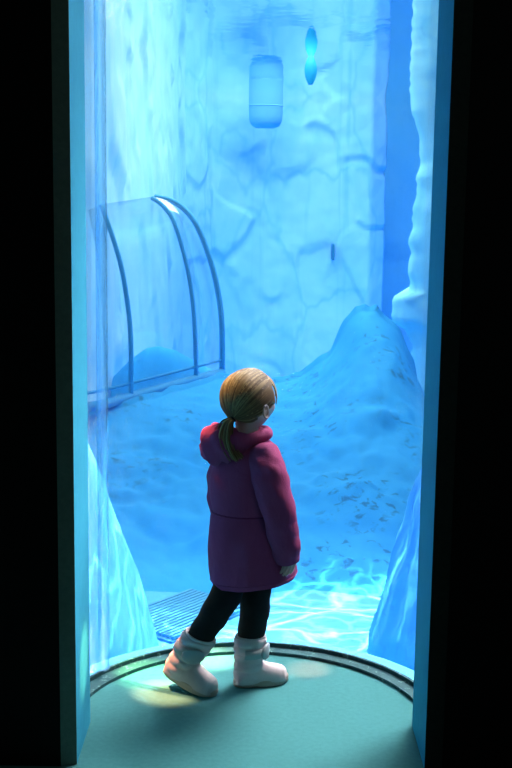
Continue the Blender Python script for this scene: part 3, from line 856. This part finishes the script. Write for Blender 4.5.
for i in range(420):
    u, v, w = rnd.gauss(0, .5), rnd.gauss(0, .5), rnd.random()
    sp = [0.005, .012, .017, .016, .006 + .012 * w]
    base = [pr0] + tail
    L = .80 + .28 * rnd.random()
    ctl = [tuple(b + Vector((u * s_, v * s_, .25 * v * s_))) for b, s_ in zip(base, sp)]
    pts = spline(ctl, 16)[: int(10 + 6 * min(1, L))]
    if w > .86: pts = [Vector(p) + Vector((.016 * (k / 15) ** 2, 0, 0.006 * (k / 15))) for k, p in enumerate(pts)]
    n_ = len(pts)
    paths.append((pts, [.0012] + [.0024] * (n_ - 4) + [.0014, .0009, .0004], min(1, max(0, .62 + .28 * rnd.gauss(0, 1)))))
obj('ponytail', strands_mesh(paths), 'hair', hair)
bm = bmesh.new(); x_, y_ = frame((tail[0] - pr0))
tube(bm, [pr0 + (tail[0] - pr0).normalized() * .004 + (x_ * math.cos(2 * PI * i / 20) + y_ * math.sin(2 * PI * i / 20)) * .0095 for i in range(20)], .0035, 8, True)
obj('hair_tie', bm, 'hair_tie', hair)

# ---- boots: built toe to +x, then posed
def make_boot(Mx, lean, tab_ang):
    def T(p): return Mx @ Vector(p)
    def sh(z): return lean * max(0, z - .05)
    bm = bmesh.new()
    # foot
    rows = []
    for x, hw, h in ((-.060, .016, .030), (-.056, .030, .050), (-.045, .037, .066), (-.02, .040, .078), (.01, .039, .078), (.04, .040, .066), (.07, .042, .054), (.095, .041, .047), (.115, .034, .040), (.126, .022, .033), (.130, .010, .026)):
        ring = []
        for j in range(28):
            a = 2 * PI * j / 28; c, s = math.cos(a), math.sin(a)
            z = .018 + (h * max(0, s) if s > 0 else .010 * s)
            k = 1 + .03 * math.sin(x * 230)
            ring.append(T((x, hw * (abs(c) ** .75) * (1 if c > 0 else -1) * k, z * (1 + .02 * math.sin(x * 230)))))
        rows.append(ring)
    loft(bm, rows)
    # quilted shaft, puffed in bands
    rows = []
    for i in range(44):
        z = .03 + .150 * i / 43; puff = abs(math.sin(PI * (z - .03) / .030)) ** .6
        rx = .047 + .006 * sst(.08, .16, z) + .006 * puff; ry_ = .040 + .006 * sst(.08, .16, z) + .006 * puff
        cx = -.012 + sh(z)
        rows.append([T((cx + rx * math.cos(2 * PI * j / 36), ry_ * math.sin(2 * PI * j / 36), z)) for j in range(36)])
    loft(bm, rows)
    b = obj('boot', voxel(bm, .0028, 2), 'boot', root)
    # sole with a raised heel
    bm = bmesh.new(); out = []
    for i in range(48):
        a = 2 * PI * i / 48; c, s = math.cos(a), math.sin(a)
        out.append((.036 + .100 * c, (.041 + .004 * c) * (abs(s) ** .85) * (1 if s > 0 else -1)))
    rr = []
    for z, k in ((0, .95), (.003, 1.0), (.010, 1.01), (.013, .985), (.016, 1.01), (.022, 1.0), (.026, .96)):
        rr.append([T((.036 + (x - .036) * k, y * k, z + .006 * sst(.10, .14, x) + (.006 * math.exp(-((x - .005) / .012) ** 2) if z < .004 else 0))) for x, y in out])
    loft(bm, rr); obj('sole', bm, 'sole', b)
    # strap band round the upper shaft and its oval tab
    bm = bmesh.new(); rg = []
    zc = .128; cx = -.012 + sh(zc)
    for i in range(40):
        a = tab_ang - 1.6 + 1.9 * i / 39; c, s = math.cos(a), math.sin(a)
        ring = []
        for dz, dr in ((-.016, .0), (-.016, .006), (.016, .006), (.016, .0)):
            z = zc + dz; ring.append(T((-.012 + sh(z) + (.0545 + dr) * c, (.0475 + dr) * s, z)))
        rg.append(ring)
    loft(bm, rg); obj('strap', bm, 'strap', b)
    bm = bmesh.new(); rg = []
    for k, (sc, dr) in enumerate(((.6, .004), (1.1, .006), (1.15, .012), (.98, .017), (.4, .018))):
        ring = []
        for i in range(28):
            t_ = 2 * PI * i / 28; a = tab_ang + .52 * sc * math.cos(t_); z = zc + .025 * sc * math.sin(t_)
            ring.append(T((-.012 + sh(z) + (.0535 + dr) * math.cos(a), (.0465 + dr) * math.sin(a), z)))
        rg.append(ring)
    loft(bm, rg); obj('strap_tab', bm, 'strap', b)
    # dark lining at the top opening
    bm = bmesh.new(); cx = -.012 + sh(.18)
    tube(bm, [T((cx + .050 * math.cos(2 * PI * i / 30), .043 * math.sin(2 * PI * i / 30), .181)) for i in range(30)], .005, 8, True)
    obj('cuff', bm, 'boot', b)
    return b
make_boot(MR, LEANR, math.radians(-62))
make_boot(ML, LEANL, math.radians(-28))
